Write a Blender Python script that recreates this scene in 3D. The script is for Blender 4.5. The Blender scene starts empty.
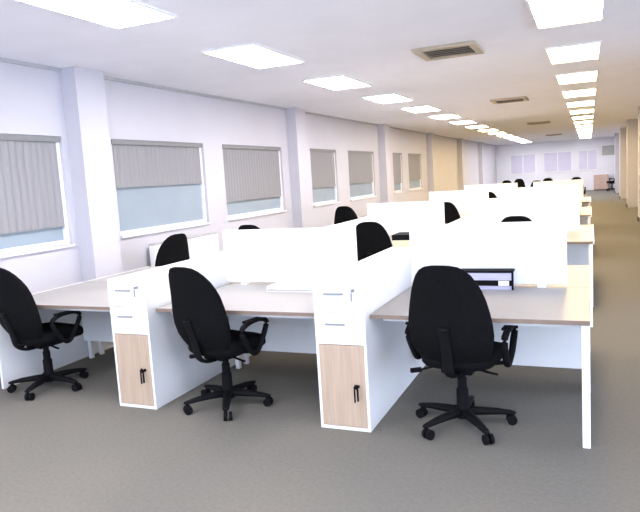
import bpy, bmesh, math, random
from mathutils import Matrix, Vector
random.seed(4)
C = bpy.context.scene.collection
PI = math.pi

# ------------------------------------------------------------ materials
def lin(c):
    return tuple(((v / 255) / 12.92 if v / 255 <= .04045 else ((v / 255 + .055) / 1.055) ** 2.4) for v in c)

def mat(name, rgb, rough=.6, spec=.3, noise=0, scale=8, metallic=0, stretch=None, bump=0):
    m = bpy.data.materials.new(name); m.use_nodes = True
    nt = m.node_tree; b = nt.nodes['Principled BSDF']
    b.inputs['Roughness'].default_value = rough
    b.inputs['Specular IOR Level'].default_value = spec
    b.inputs['Metallic'].default_value = metallic
    b.inputs['Base Color'].default_value = (*rgb, 1)
    if noise or bump:
        tc = nt.nodes.new('ShaderNodeTexCoord'); mp = nt.nodes.new('ShaderNodeMapping')
        if stretch: mp.inputs['Scale'].default_value = stretch
        nz = nt.nodes.new('ShaderNodeTexNoise'); nz.inputs['Scale'].default_value = scale
        nz.inputs['Detail'].default_value = 4
        nt.links.new(tc.outputs['Object'], mp.inputs['Vector']); nt.links.new(mp.outputs[0], nz.inputs['Vector'])
        if noise:
            r = nt.nodes.new('ShaderNodeValToRGB')
            r.color_ramp.elements[0].position = .3; r.color_ramp.elements[1].position = .7
            r.color_ramp.elements[0].color = (*[v * (1 - noise) for v in rgb], 1)
            r.color_ramp.elements[1].color = (*[min(1, v * (1 + noise)) for v in rgb], 1)
            nt.links.new(nz.outputs['Fac'], r.inputs['Fac']); nt.links.new(r.outputs[0], b.inputs['Base Color'])
        if bump:
            bp = nt.nodes.new('ShaderNodeBump'); bp.inputs['Strength'].default_value = bump
            bp.inputs['Distance'].default_value = .01
            nt.links.new(nz.outputs['Fac'], bp.inputs['Height']); nt.links.new(bp.outputs[0], b.inputs['Normal'])
    return m

def emit(name, rgb, s):
    m = bpy.data.materials.new(name); m.use_nodes = True
    b = m.node_tree.nodes['Principled BSDF']
    b.inputs['Base Color'].default_value = (.9, .9, .9, 1)
    b.inputs['Emission Color'].default_value = (*rgb, 1); b.inputs['Emission Strength'].default_value = s
    return m

WHITE = mat('white_laminate', (.88, .88, .88), .45, .3, .01, 3)
TOP = mat('pale_worktop', (.34, .325, .315), .45, .3, .03, 5, stretch=(1, 12, 1))
EDGE = mat('brown_edge_band', (.23, .17, .13), .5, .3, .1, 10)
WOOD = mat('beech_door', (.49, .37, .275), .5, .3, .09, 3, stretch=(14, 14, 1))
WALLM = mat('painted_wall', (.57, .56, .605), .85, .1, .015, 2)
RAIL = mat('dark_grey_rail', (.22, .22, .225), .5, .3, .03, 6)
FARWALL = mat('daylit_wall', (.82, .83, .90), .85, .1, .01, 2)  # paler than the side walls: cool daylight put into the wall colour
CEILM = mat('ceiling_board', (.86, .855, .91), .95, .05, .02, 2)
CARPET = mat('carpet', (.176, .167, .146), .97, .03, .07, 45, bump=.25)
FABRIC = mat('black_fabric', (.006, .006, .0065), .95, .08, .2, 60, bump=.2)
PLASTIC = mat('black_plastic', (.006, .006, .007), .7, .1, .05, 20)
STEEL = mat('grey_steel', (.30, .30, .31), .4, .4, .05, 20)
DARK = mat('dark_grille', (.09, .07, .055), .7, .2, .1, 20)
TANM = mat('beige_frame', (.50, .42, .32), .7, .2, .05, 8)
FRAME = mat('white_window_frame', (.86, .86, .90), .5, .3, .01, 4)
GLASS = mat('frosted_glass', (.31, .375, .43), .25, .4, .06, 1.5)
BLIND = mat('grey_blind', (.30, .295, .305), .9, .1, .025, 3, stretch=(1, 9, .4))
PALEGLASS = mat('pale_glass', (.66, .65, .80), .3, .3, .03, 2)
_b = PALEGLASS.node_tree.nodes['Principled BSDF']; _b.inputs['Emission Color'].default_value = (.84, .82, 1, 1); _b.inputs['Emission Strength'].default_value = .0
LAV = mat('lavender_plastic', (.52, .51, .68), .4, .4, .04, 10)
CREAM = mat('cream_card', (.74, .64, .44), .7, .2, .05, 10)
PINK = mat('pinkish_wood', (.56, .42, .36), .6, .2, .07, 4)
GREY = mat('grey_board', (.46, .46, .47), .7, .2, .05, 6)

# ------------------------------------------------------------ mesh helpers
def box(bm, x0, x1, y0, y1, z0, z1):
    v = [bm.verts.new(p) for p in ((x0, y0, z0), (x1, y0, z0), (x1, y1, z0), (x0, y1, z0),
                                   (x0, y0, z1), (x1, y0, z1), (x1, y1, z1), (x0, y1, z1))]
    for f in ((0, 3, 2, 1), (4, 5, 6, 7), (0, 1, 5, 4), (1, 2, 6, 5), (2, 3, 7, 6), (3, 0, 4, 7)):
        bm.faces.new([v[i] for i in f])

def rings(bm, rs, cap=True):
    vs = [[bm.verts.new(p) for p in r] for r in rs]
    n = len(rs[0])
    for a, b in zip(vs, vs[1:]):
        for i in range(n):
            bm.faces.new((a[i], a[(i + 1) % n], b[(i + 1) % n], b[i]))
    if cap:
        bm.faces.new(vs[0][::-1]); bm.faces.new(vs[-1])

def lathe(bm, prof, cx=0, cy=0, n=16):
    rings(bm, [[(cx + r * math.cos(2 * PI * i / n), cy + r * math.sin(2 * PI * i / n), z) for i in range(n)] for r, z in prof])

def tube(bm, pts, rx, rz=None, closed=False, n=8):
    rz = rz or rx
    pts = [Vector(p) for p in pts]; rs = []
    m = len(pts)
    for i, p in enumerate(pts):
        a = pts[(i - 1) % m] if (closed or i) else p
        b = pts[(i + 1) % m] if (closed or i < m - 1) else p
        t = (b - a).normalized()
        side = t.cross(Vector((0, 0, 1)))
        if side.length < .05: side = Vector((1, 0, 0))
        side.normalize(); up = side.cross(t).normalized()
        rs.append([p + side * rx * math.cos(2 * PI * k / n) + up * rz * math.sin(2 * PI * k / n) for k in range(n)])
    if closed: rs.append(rs[0])
    rings(bm, rs, cap=not closed)
    if closed: bmesh.ops.remove_doubles(bm, verts=bm.verts, dist=1e-5)

def smoothpts(pts, k=5, closed=False):
    out = []; m = len(pts); P = [Vector(p) for p in pts]
    for i in range(m if closed else m - 1):
        p0 = P[(i - 1) % m] if closed or i else P[i]
        p1 = P[i]; p2 = P[(i + 1) % m]
        p3 = P[(i + 2) % m] if closed or i + 2 < m else p2
        for j in range(k):
            t = j / k
            out.append(.5 * ((2 * p1) + (p2 - p0) * t + (2 * p0 - 5 * p1 + 4 * p2 - p3) * t * t + (3 * p1 - p0 - 3 * p2 + p3) * t ** 3))
    if not closed: out.append(P[-1])
    return out

def obj(name, bm, m, parent=None, bevel=0, smooth=False, seg=2):
    bmesh.ops.recalc_face_normals(bm, faces=bm.faces)
    if bevel:
        bmesh.ops.bevel(bm, geom=list(bm.edges), offset=bevel, segments=seg, affect='EDGES', profile=.5)
    me = bpy.data.meshes.new(name); bm.to_mesh(me); bm.free()
    if smooth:
        for p in me.polygons: p.use_smooth = True
    me.materials.append(m)
    o = bpy.data.objects.new(name, me); C.objects.link(o)
    if parent: o.parent = parent
    return o

def bx(name, dims, m, parent=None, bevel=0):
    bm = bmesh.new(); box(bm, *dims)
    return obj(name, bm, m, parent, bevel)

def tag(o, label, cat, group=None):
    o['label'] = label; o['category'] = cat
    if group: o['group'] = group
    return o

def thing(name, label, cat, loc=(0, 0, 0), rz=0, group=None):
    o = bpy.data.objects.new(name, None); C.objects.link(o)
    o.empty_display_size = .1
    o.location = loc; o.rotation_euler = (0, 0, rz)
    return tag(o, label, cat, group)

def struct(o):
    o['kind'] = 'structure'; return o

def dup(root, loc, rz, label, group=None):
    r = root.copy(); C.objects.link(r); r.location = loc; r.rotation_euler = (0, 0, rz)
    r['label'] = label
    if group: r['group'] = group
    for ch in list(root.children):
        c = ch.copy(); C.objects.link(c); c.parent = r
        for g in list(ch.children):
            d = g.copy(); C.objects.link(d); d.parent = c
    return r

# ------------------------------------------------------------ setting
XW, CZ, YF, Y0, XR = -5.2, 2.97, 40.0, -3.0, 1.6
struct(bx('floor', (XW - .3, 6.0, Y0, YF + .3, -.1, 0), CARPET))
struct(bx('ceiling', (XW - .3, 6.0, Y0, YF + .3, CZ, CZ + .1), CEILM))

WIN = [(3.3, 5.25), (6.02, 7.97), (8.5, 10.55), (11.85, 13.3), (14.05, 16.0), (17.75, 18.75), (19.45, 21.15)]
WB, WT = 1.09, 2.25
bm = bmesh.new()
box(bm, XW - .3, XW, Y0, YF, 0, WB); box(bm, XW - .3, XW, Y0, YF, WT, CZ)
ys = [Y0] + [v for w in WIN for v in w] + [YF]
for a, b in zip(ys[::2], ys[1::2]): box(bm, XW - .3, XW, a, b, WB, WT)
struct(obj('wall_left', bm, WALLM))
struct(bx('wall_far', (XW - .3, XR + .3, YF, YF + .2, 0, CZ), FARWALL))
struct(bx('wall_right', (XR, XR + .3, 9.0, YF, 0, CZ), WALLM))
struct(bx('trim_1', (XW, XW + .025, Y0, YF, CZ - .035, CZ), GREY))  # grey strip standing in for the shadow line below the ceiling
struct(bx('baseboard_left', (XW, XW + .02, Y0, YF, 0, .1), WHITE))
struct(bx('baseboard_right', (XR - .02, XR, 9.0, YF, 0, .1), DARK))

BLD = [.16, .50, .80, .72, .70, .8, .75]     # how far each blind is drawn down
BLD[0] = .86
for i, ((a, b), d) in enumerate(zip(WIN, BLD)):
    w = bpy.data.objects.new('window_%d' % (i + 1), None); C.objects.link(w); w.location = (XW, (a + b) / 2, WB); struct(w)
    hw = (b - a) / 2; h = WT - WB
    bm = bmesh.new()
    for y0, y1, z0, z1 in ((-hw, -hw + .05, 0, h), (hw - .05, hw, 0, h), (-hw + .05, hw - .05, 0, .05), (-hw + .05, hw - .05, h - .05, h)):
        box(bm, -.11, -.04, y0, y1, z0, z1)
    obj('window_frame', bm, FRAME, w)
    bx('pane', (-.09, -.075, -hw + .05, hw - .05, .05, h - .05), GLASS, w)
    zb = h - .05 - d * (h - .1)
    bm = bmesh.new()                     # blind of thin vertical slats
    n = int((b - a - .1) / .085); sw = (b - a - .1) / n
    for k in range(n):
        y = -hw + .05 + k * sw
        vs = [bm.verts.new(p) for p in ((-.036, y + .002, zb), (-.032, y + sw * .5, zb), (-.036, y + sw - .002, zb),
                                        (-.036, y + sw - .002, h - .06), (-.032, y + sw * .5, h - .06), (-.036, y + .002, h - .06))]
        bm.faces.new((vs[0], vs[1], vs[4], vs[5])); bm.faces.new((vs[1], vs[2], vs[3], vs[4]))
    obj('window_blind', bm, BLIND, w)
    bx('blind_rail', (-.04, -.005, -hw + .02, hw - .02, h - .06, h - .005), RAIL, w)
    bx('window_sill', (-.04, .03, -hw, hw, -.025, 0), FRAME, w)

pil = [5.55, 11.05, 16.65, 22.2, 27.8, 33.4]
for i, y in enumerate(pil):
    struct(bx('trim_%d' % (i + 2), (XW, XW + .2, y - .22, y + .22, 0, CZ), WALLM))
for i, y in enumerate((18.7, 24.3, 29.9, 35.5)):
    t = struct(bx('trim_%d' % (i + 8), (XR - .4, XR, y - .25, y + .25, 0, CZ), WALLM))
    bx('plinth', (XR - .42, XR - .395, y - .27, y + .27, 0, .1), DARK, t)
for i, (a, b) in enumerate(((-4.4, -2.9), (-2.5, -.9), (-.6, .45))):
    w = bpy.data.objects.new('window_%d' % (i + 8), None); C.objects.link(w); w.location = ((a + b) / 2, YF, 1.15); struct(w)
    hw = (b - a) / 2
    bm = bmesh.new()
    for x0, x1, z0, z1 in ((-hw, -hw + .06, 0, 1.2), (hw - .06, hw, 0, 1.2), (-.03, .03, .06, 1.14), (-hw + .06, hw - .06, 0, .06), (-hw + .06, hw - .06, 1.14, 1.2)):
        box(bm, x0, x1, -.05, 0, z0, z1)
    obj('window_frame', bm, FRAME, w)
    bx('pane', (-hw + .06, hw - .06, -.025, -.005, .06, 1.14), PALEGLASS, w)

# ------------------------------------------------------------ ceiling fittings
def mix(a, b, t): return tuple(x + (y - x) * t for x, y in zip(a, b))
ORD = ['nearest', 'second', 'third', 'fourth', 'fifth', 'sixth', 'seventh', 'eighth', 'ninth', 'tenth', 'eleventh',
       'twelfth', 'thirteenth', 'fourteenth', 'fifteenth', 'sixteenth']
LS = 9.0
lamps = []
for k in range(6):
    c = mix((1.0, .97, 1.0), (1.0, .74, .38), max(0, min(1, (k - .3) / 2.7)))
    lamps.append(emit('lamp_diffuser_%d' % k, c, LS))
def ceil_light(x, y, label, k, group):
    t = thing('ceiling_light', label, 'light', (x, y, CZ), 0, group)
    bm = bmesh.new()
    for d in ((-.30, -.28, -.6, .6), (.28, .30, -.6, .6), (-.28, .28, -.6, -.58), (-.28, .28, .58, .6)):
        box(bm, *d, -.02, 0)
    obj('frame', bm, WHITE, t)
    bx('diffuser', (-.28, .28, -.58, .58, -.016, -.004), lamps[k], t)
for side, x in (('left', -3.26), ('right', -.16)):
    for k in range(-2, 15):
        y = 3.73 + 2.43 * k
        kk = max(0, min(5, int((k - 3) * .6))) if side == 'left' else max(0, min(5, k + 2 if k > 0 else 0))
        if k > 10: kk = 0
        if (side, k) == ('right', 0): continue
        vis = k if side == 'left' else k - 1
        if vis < 0: lab = 'white ceiling light panel behind the viewer, %s row, %s back' % (side, 'first' if k == -1 else 'second')
        else: lab = 'recessed white light panel, %s visible of the %s ceiling row' % (ORD[vis], 'left-hand' if side == 'left' else 'right-hand aisle')
        ceil_light(x, y, lab, kk, '%s row of ceiling light panels' % side)

for i, (x, y) in enumerate(((-1.43, 7.3), (-1.45, 13.4), (-1.45, 21.5), (-1.45, 31.0))):
    t = thing('ceiling_vent', 'square beige ceiling air vent with brown slots, %s along the ceiling centre' % ORD[i], 'vent', (x, y, CZ), 0, 'ceiling air vents')
    bm = bmesh.new()
    for d in ((-.34, -.26, -.34, .34), (.26, .34, -.34, .34), (-.26, .26, -.34, -.26), (-.26, .26, .26, .34)): box(bm, *d, -.035, 0)
    obj('frame', bm, TANM, t, .006)
    bx('backing', (-.26, .26, -.26, .26, -.012, -.002), DARK, t)
    for j in range(5):
        bm = bmesh.new(); yy = -.2 + j * .1
        vs = [bm.verts.new(p) for p in ((-.26, yy - .03, -.03), (.26, yy - .03, -.03), (.26, yy + .03, -.014), (-.26, yy + .03, -.014))]
        bm.faces.new(vs); r = bmesh.ops.extrude_face_region(bm, geom=list(bm.faces))
        for v in [g for g in r['geom'] if isinstance(g, bmesh.types.BMVert)]: v.co.z -= .004
        obj('slat', bm, TANM, t)

# ------------------------------------------------------------ office chair
def sup(a, n):
    c, s = math.cos(a), math.sin(a)
    return math.copysign(abs(c) ** n, c), math.copysign(abs(s) ** n, s)
def chair_proto():
    t = thing('office_chair', '', 'chair')
    N = 28
    # backrest: rounded, broad shouldered, narrowing to the top and the bottom
    prof = [(.462, .09), (.468, .145), (.49, .19), (.53, .225), (.59, .247), (.66, .255), (.73, .252), (.80, .241), (.87, .226),
            (.93, .208), (.98, .188), (1.03, .162), (1.065, .132), (1.086, .098), (1.095, .055)]
    rs = []
    for z, w in prof:
        u = (z - .475) / .62
        yc = -.20 - .165 * u - .02 * math.sin(u * PI * 2) + (.0 if u > .1 else .0)
        th = .05 * min(1, .35 + 3 * min(u, 1 - u))
        ring = []
        for i in range(N):
            c, s = sup(2 * PI * i / N, .75)
            x = w * c * 1.03
            ring.append((x, yc + th * s + .055 * (x / .24) ** 2 * (1 if u < .95 else 1), z))
        rs.append(ring)
    bm = bmesh.new(); rings(bm, rs)
    back = obj('backrest', bm, FABRIC, t, smooth=True)
    # seat cushion
    rs = []
    for z, k in ((.425, .80), (.43, .92), (.45, .99), (.475, 1.0), (.50, .985), (.517, .92), (.523, .78), (.525, .4)):
        ring = []
        for i in range(N):
            c, s = sup(2 * PI * i / N, .55)
            y = .25 * k * s + .03
            ring.append((.245 * k * c * (1 - .08 * (s < 0) * abs(s)), y, z - (.03 * max(0, (y - .16) / .12) ** 2)))
        rs.append(ring)
    bm = bmesh.new(); rings(bm, rs); obj('seat', bm, FABRIC, t, smooth=True)
    # upright joining seat and backrest
    bm = bmesh.new()
    tube(bm, smoothpts([(0, .02, .39), (0, -.16, .385), (0, -.255, .43), (0, -.285, .54), (0, -.32, .66), (0, -.345, .72)]), .034, .014, n=10)
    obj('backrest_upright', bm, PLASTIC, t, smooth=True)
    bm = bmesh.new(); box(bm, -.10, .10, -.12, .14, .375, .43); obj('mechanism', bm, PLASTIC, t, .012)
    bm = bmesh.new(); tube(bm, [(-.08, .0, .405), (-.20, -.02, .375), (-.27, -.03, .355)], .007)
    lev = obj('lever', bm, PLASTIC, t, smooth=True)
    bm = bmesh.new(); tube(bm, [(-.26, -.029, .358), (-.33, -.035, .345)], .017); obj('lever_knob', bm, PLASTIC, lev, smooth=True)
    bm = bmesh.new(); tube(bm, [(.08, -.04, .405), (.20, -.05, .385), (.24, -.05, .38)], .008); obj('lever', bm, PLASTIC, t, smooth=True)
    for s in (-1, 1):
        bm = bmesh.new()
        loop = [(s * .30, -.125, .60), (s * .305, -.08, .655), (s * .305, .03, .668), (s * .305, .115, .655), (s * .305, .135, .615),
                (s * .30, .075, .50), (s * .29, .03, .435), (s * .29, -.03, .45)]
        tube(bm, smoothpts(loop, 4, True), .022, .017, closed=True)
        arm = obj('armrest', bm, PLASTIC, t, smooth=True)
        bm = bmesh.new(); tube(bm, [(s * .29, .02, .442), (s * .20, .02, .428), (s * .08, .02, .418)], .028, .012); obj('arm_bracket', bm, PLASTIC, arm, smooth=True)
        bm = bmesh.new(); box(bm, s * .305 - .03, s * .305 + .03, -.09, .115, .664, .682); obj('arm_pad', bm, PLASTIC, arm, .007)
    bm = bmesh.new(); lathe(bm, [(.040, .09), (.038, .25), (.030, .255), (.030, .32), (.024, .325), (.024, .38)])
    obj('gas_column', bm, PLASTIC, t, smooth=False)
    bm = bmesh.new(); lathe(bm, [(.045, .062), (.055, .075), (.052, .11), (.036, .13)]); hub = obj('star_base', bm, PLASTIC, t)
    for i in range(5):
        a = 2 * PI * i / 5; d = Vector((math.cos(a), math.sin(a), 0)); sd = Vector((-d.y, d.x, 0))
        bm = bmesh.new(); rs = []
        for r, z, w, h in ((.03, .100, .036, .028), (.12, .098, .032, .026), (.22, .092, .028, .021), (.30, .082, .024, .015), (.328, .080, .014, .009)):
            rs.append([d * r + sd * (w * math.cos(2 * PI * j / 8)) + Vector((0, 0, z + h * math.sin(2 * PI * j / 8))) for j in range(8)])
        rings(bm, rs); obj('base_leg', bm, PLASTIC, hub, smooth=True)
        bm = bmesh.new()
        c = d * .305 + sd * .012
        for o in (-.028, .008):
            ring = []
            for q in (o, o + .02):
                ring.append([c + sd * q + d * (.031 * math.cos(2 * PI * j / 14)) + Vector((0, 0, .0315 + .031 * math.sin(2 * PI * j / 14))) for j in range(14)])
            rings(bm, ring)
        p = d * .305
        lathe(bm, [(.010, .03), (.010, .075)], p.x, p.y, 8)
        obj('castor', bm, PLASTIC, hub)
    return t
CH = chair_proto()
used = []
def chair(x, y, deg, base_deg, label, group):
    """deg = turn of seat to the left of facing the desk; base_deg = direction of one foot"""
    if not used:
        o = CH; o.location = (x, y, 0); o.rotation_euler = (0, 0, math.radians(deg)); o['label'] = label; o['group'] = group; used.append(1)
    else:
        o = dup(CH, (x, y, 0), math.radians(deg), label, group)
    for c in o.children:
        if c.name.startswith('star_base'): c.rotation_euler = (0, 0, math.radians(base_deg - deg))
    return o
g1 = 'chairs at the front bench'
chair(-.755, 3.90, -6, 18, 'black swivel chair nearest the viewer, at the right-hand front desk', g1)
chair(-2.48, 3.86, -12, 10, 'black swivel chair between the two wood-doored pedestals, front bench middle desk', g1)
chair(-4.25, 3.86, -8, -4, 'black swivel chair cut by the left picture edge, at the left front desk', g1)
chair(-4.76, 6.17, 76, 30, 'black swivel chair behind the left front desk, seen over the left pedestal', 'chairs behind the front bench')
g2 = 'chairs at the second bench'
chair(-.74, 7.52, 0, 10, 'black swivel chair whose top peeks over the right front divider', g2)
chair(-2.42, 7.36, 5, 40, 'black swivel chair seen in the gap between the two front dividers', g2)
chair(-4.09, 7.50, 0, 22, 'black swivel chair whose top peeks over the middle front divider', g2)
g3 = 'chairs at the third bench'
chair(-4.22, 11.35, 0, 12, 'black swivel chair by the windows, behind and left of the gap chair', g3)
chair(-2.33, 11.35, 0, 33, 'black swivel chair half hidden left of the second bench right divider', g3)
chair(-2.16, 15.25, 0, 5, 'black swivel chair showing only a dark sliver beside the third bench divider', 'chairs at the fourth bench')
g5 = 'chairs far beyond the last divider'
for x, y, r, nm in ((-3.12, 27.35, 0, 'first'), (-2.87, 29.35, 8, 'second'), (-1.72, 24.2, 0, 'third'), (-1.56, 27.4, 5, 'fourth')):
    chair(x, y, r, r, 'distant black swivel chair, %s from left in the far cluster' % nm, g5)
chair(-.45, 26.4, 0, 9, 'distant black swivel chair alone at the right beyond the last divider', g5)
chair(1.15, 38.3, 90, 9, 'distant black swivel chair beside the low pink cabinet at the far wall', 'chair at the far wall')

# ------------------------------------------------------------ benches
BAY = [('left', -4.65, -3.345), ('middle', -2.965, -1.655), ('right', -1.295, 0.0)]
PED = [('left-hand', -3.33, -2.97), ('right-hand', -1.640, -1.302)]
BN = ['front', 'second', 'third', 'fourth']

def desk(x0, x1, y, far, bay, bi, group):
    w = x1 - x0; D = 1.04
    where = 'far side of the %s bench' % BN[bi] if far else 'near side of the %s bench' % BN[bi]
    ends = {'left': 'by the window wall', 'middle': 'between pedestals', 'right': 'at the aisle end'}[bay]
    t = thing('desk', 'pale topped white desk %s, %s' % (ends, where), 'desk', ((x0 + x1) / 2, y, 0), PI if far else 0, group)
    h = w / 2
    bx('worktop', (-h + .002, h - .002, .004, D - .006, .724, .752), TOP, t, .003)
    bx('edge_band', (-h + .002, h - .002, 0, .004, .726, .751), EDGE, t)
    bx('modesty_panel', (-h + .05, h - .05, D - .12, D - .10, .19, .722), WHITE, t)
    bx('beam', (-h + .05, h - .05, .12, .16, .685, .723), WHITE, t)
    if bay != 'right':
        for q in (-1, 1): bx('leg', tuple(sorted((q * (h - .10), q * (h - .06)))) + (D - .09, D - .05, 0, .723), WHITE, t, .003)
    legs = []
    s = -1 if far else 1
    if bay == 'left':
        a, b = sorted((-s * (h - .002), -s * (h + .024)))
        bx('end_panel', (a, b, 0, D, 0, .752), WHITE, t, .002)
    if bay == 'right':
        legs = [s]
    for e in legs:
        a, b = sorted((e * (h - .048), e * (h - .004)))
        bx('leg', (a, b, .012, .056, 0, .723), WHITE, t, .004)
        bx('leg', (a, b, D - .07, D - .026, 0, .723), WHITE, t, .004)
        bx('end_rail', (a, b, .056, D - .07, .67, .723), WHITE, t)
        a, b = sorted((e * (h - .002), e * (h + .012)))
        bx('side_edging', (a, b, .0, D, .718, .754), WHITE, t)
    return t

def pedestal_proto():
    t = thing('storage_pedestal', '', 'pedestal')
    W, D, H = .345, 1.12, .98
    h = W / 2
    bm = bmesh.new()
    box(bm, -h, -h + .018, 0.0, D, 0, H); box(bm, h - .018, h, 0.0, D, 0, H)
    box(bm, -h + .018, h - .018, D - .012, D, 0, H)
    box(bm, -h + .018, h - .018, 0.0, D - .012, H - .018, H); box(bm, -h + .018, h - .018, 0.0, D - .012, 0, .022)
    obj('body', bm, WHITE, t)
    for z0, z1, nm, m in ((.780, .960, 'drawer', WHITE), (.570, .776, 'drawer', WHITE), (.024, .566, 'door', WOOD)):
        f = bx(nm, (-h + .019, h - .019, -.004, .016, z0, z1), m, t, .002)
        if nm == 'drawer':
            zc = (z0 + z1) / 2 + .03
            bm = bmesh.new(); box(bm, -.095, .04, -.018, -.012, zc - .006, zc + .006); box(bm, -.09, -.08, -.012, -.004, zc - .005, zc + .005); box(bm, .025, .035, -.012, -.004, zc - .005, zc + .005)
            obj('handle', bm, STEEL, f)
        if z1 > .9 or nm == 'door':
            zc = .925 if nm == 'drawer' else .30; xk = .105
            bm = bmesh.new()
            rings(bm, [[(xk + .011 * math.cos(2 * PI * j / 12), y, zc + .011 * math.sin(2 * PI * j / 12)) for j in range(12)] for y in (-.004, -.014)])
            obj('lock', bm, STEEL if nm == 'drawer' else PLASTIC, f)
            bm = bmesh.new(); box(bm, xk - .002, xk + .002, -.045, -.014, zc - .01, zc + .008)
            if nm == 'drawer':
                box(bm, xk - .005, xk + .005, -.044, -.038, zc - .065, zc - .012)
            else:
                box(bm, xk - .018, xk - .010, -.044, -.036, zc - .095, zc + .01)
                box(bm, xk + .002, xk + .012, -.044, -.036, zc - .085, zc - .005)
                box(bm, xk - .012, xk + .006, -.044, -.036, zc - .006, zc + .022)
            obj('key', bm, PLASTIC if nm == 'door' else STEEL, f)
    return t
PP = pedestal_proto(); pused = []
def pedestal(x, y, rz, label, group):
    if not pused:
        pused.append(1); PP.location = (x, y, 0); PP.rotation_euler = (0, 0, rz); PP['label'] = label; PP['group'] = group; return PP
    return dup(PP, (x, y, 0), rz, label, group)

def divider(x0, x1, y, label, group):
    t = thing('desk_divider', label, 'divider', ((x0 + x1) / 2, y, .752), 0, group)
    h = (x1 - x0) / 2
    bx('panel', (-h, h, -.013, .013, .02, .478), WHITE, t, .005)
    for s in (-.7, .7):
        bm = bmesh.new(); box(bm, s * h - .03, s * h + .03, -.03, .03, 0, .008); box(bm, s * h - .03, s * h + .03, -.02, .02, .008, .05)
        obj('clamp', bm, WHITE, t)

BX = (0, .035, .02, .02)
for bi, yf in enumerate((3.73, 7.60, 11.5, 15.4)):
    for bay, x0, x1 in BAY:
        x0 += BX[bi]; x1 += BX[bi]
        desk(x0, x1, yf, False, bay, bi, 'desks on the near side of the benches')
        desk(x0, x1, yf + 2.08, True, bay, bi, 'desks on the far side of the benches')
    for nm, x0, x1 in PED:
        x0 += BX[bi]; x1 += BX[bi]
        pedestal((x0 + x1) / 2, yf - .08, 0, 'white two-drawer pedestal with wood door, %s of the %s bench near side' % (nm, BN[bi]), 'near side pedestals')
        pedestal((x0 + x1) / 2, yf + 2.16, PI, 'white pedestal backing the %s one of the %s bench' % (nm, BN[bi]), 'far side pedestals')
    for nm, x0, x1 in (('middle', -2.98, (-1.735, -1.87, -1.81, -1.66)[bi]), ('right-hand', -1.29, -.15)):
        divider(x0 + BX[bi], x1 + BX[bi], yf + 1.04, 'white divider screen behind the %s desk of the %s bench' % (nm, BN[bi]), 'desk divider screens')

# ------------------------------------------------------------ things on and around the desks
t = thing('power_module', 'black-lidded lavender power box with white socket on the right front desk', 'power box', (-.70, 4.68, .752))
bx('case', (-.19, .19, -.05, .06, 0, .125), LAV, t, .004)
bx('lid', (-.195, .195, -.056, .065, .125, .14), PLASTIC, t, .003)
bx('dark_band', (-.185, .185, -.054, -.049, .03, .07), PLASTIC, t)
so = bx('socket', (.09, .165, -.060, -.053, .032, .068), WHITE, t, .002)
bm = bmesh.new(); box(bm, .182, .196, -.058, -.05, 0, .125); obj('end_cap', bm, PLASTIC, t)
t = thing('letter_tray', 'low white letter tray on the middle front desk', 'tray', (-2.2, 4.55, .752))
bm = bmesh.new(); box(bm, -.2, .2, -.12, .12, 0, .006); obj('base', bm, WHITE, t)
bm = bmesh.new()
for d in ((-.2, -.194, -.12, .12), (.194, .2, -.12, .12), (-.194, .194, .114, .12)): box(bm, *d, .006, .045)
obj('rim', bm, WHITE, t)
bx('shadow_grey_lip', (-.194, .194, -.12, -.114, .006, .02), GREY, t)  # lip coloured grey to draw the white tray's shadow line
t = thing('storage_box', 'flat cream box with black lid on the pedestal in the gap between front dividers', 'box', (-1.47, 5.55, .98))
bx('body', (-.16, .16, -.12, .12, 0, .06), CREAM, t, .003)
bx('lid', (-.165, .165, -.125, .125, .06, .11), PLASTIC, t, .003)
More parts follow.
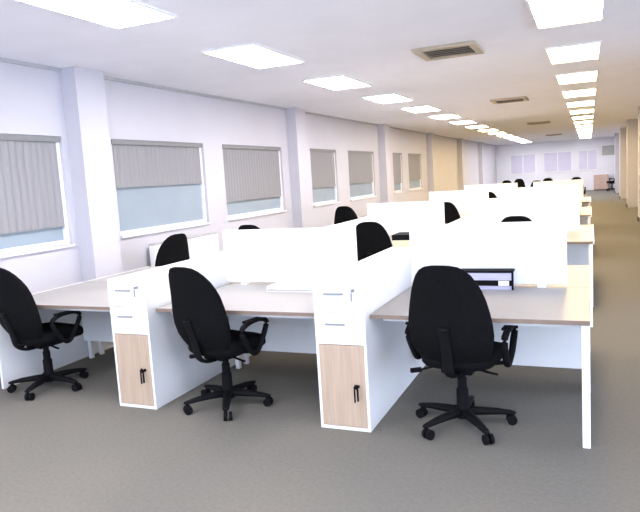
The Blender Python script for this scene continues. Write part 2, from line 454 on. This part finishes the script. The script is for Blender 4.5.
# radiator under the second window
t = thing('radiator', 'white wall radiator with grey top grille under the second window', 'radiator', (XW + .03, 7.2, .14))
bx('body', (.03, .115, -.75, .75, 0, .78), WHITE, t, .008)
bx('top_grille', (.03, .118, -.74, .74, .78, .80), GREY, t)
for s in (-.5, .5): bx('bracket', (-.03, .03, s - .03, s + .03, .3, .5), WHITE, t)
for s in (-.68, .68): bx('foot', (.05, .10, s - .02, s + .02, -.14, 0), WHITE, t)
# far end of the aisle
t = thing('low_cabinet', 'low pinkish wood cabinet at the far end of the aisle', 'cabinet', (.62, 39.6, 0))
bx('body', (-.38, .38, -.20, .25, .04, .88), PINK, t, .006)
bx('plinth', (-.36, .36, -.18, .23, 0, .04), DARK, t)
for s in (-1, 1):
    d = bx('door', tuple(sorted((s * .006, s * .365))) + (-.22, -.20, .06, .86), PINK, t)
    bx('handle', tuple(sorted((s * .03, s * .045))) + (-.245, -.22, .40, .52), STEEL, d)
t = thing('notice_board', 'small grey notice board on the far wall above the aisle', 'board', (1.05, YF, 1.95))
bx('panel', (-.36, .36, -.03, 0, 0, .55), GREY, t)
bm = bmesh.new()
for d in ((-.39, -.36, -.03, .58), (.36, .39, -.03, .58), (-.36, .36, -.03, 0), (-.36, .36, .55, .58)): box(bm, d[0], d[1], -.04, 0, d[2], d[3])
obj('frame', bm, WHITE, t)

# ------------------------------------------------------------ camera, light, view
R = ((0.91917093, -0.00866068, -0.39376363), (0.38904001, -0.13594707, 0.9111346), (-0.06142205, -0.99067825, -0.12158924))
M = Matrix(((R[0][0], -R[0][1], -R[0][2], 0), (R[1][0], -R[1][1], -R[1][2], 0), (R[2][0], -R[2][1], -R[2][2], 1.63), (0, 0, 0, 1)))
cd = bpy.data.cameras.new('camera'); cam = bpy.data.objects.new('camera', cd); C.objects.link(cam)
cam.matrix_world = M
cd.sensor_width = 36; cd.sensor_fit = 'HORIZONTAL'; cd.lens = 36 * 630 / 640; cd.clip_start = .05; cd.clip_end = 200
bpy.context.scene.camera = cam
w = bpy.data.worlds.new('world'); bpy.context.scene.world = w; w.use_nodes = True
w.node_tree.nodes['Background'].inputs[0].default_value = (.66, .77, 1.0, 1)
w.node_tree.nodes['Background'].inputs[1].default_value = 1.4
vs = bpy.context.scene.view_settings
vs.view_transform = 'Standard'; vs.look = 'None'; vs.gamma = 1; vs.exposure = 1.78
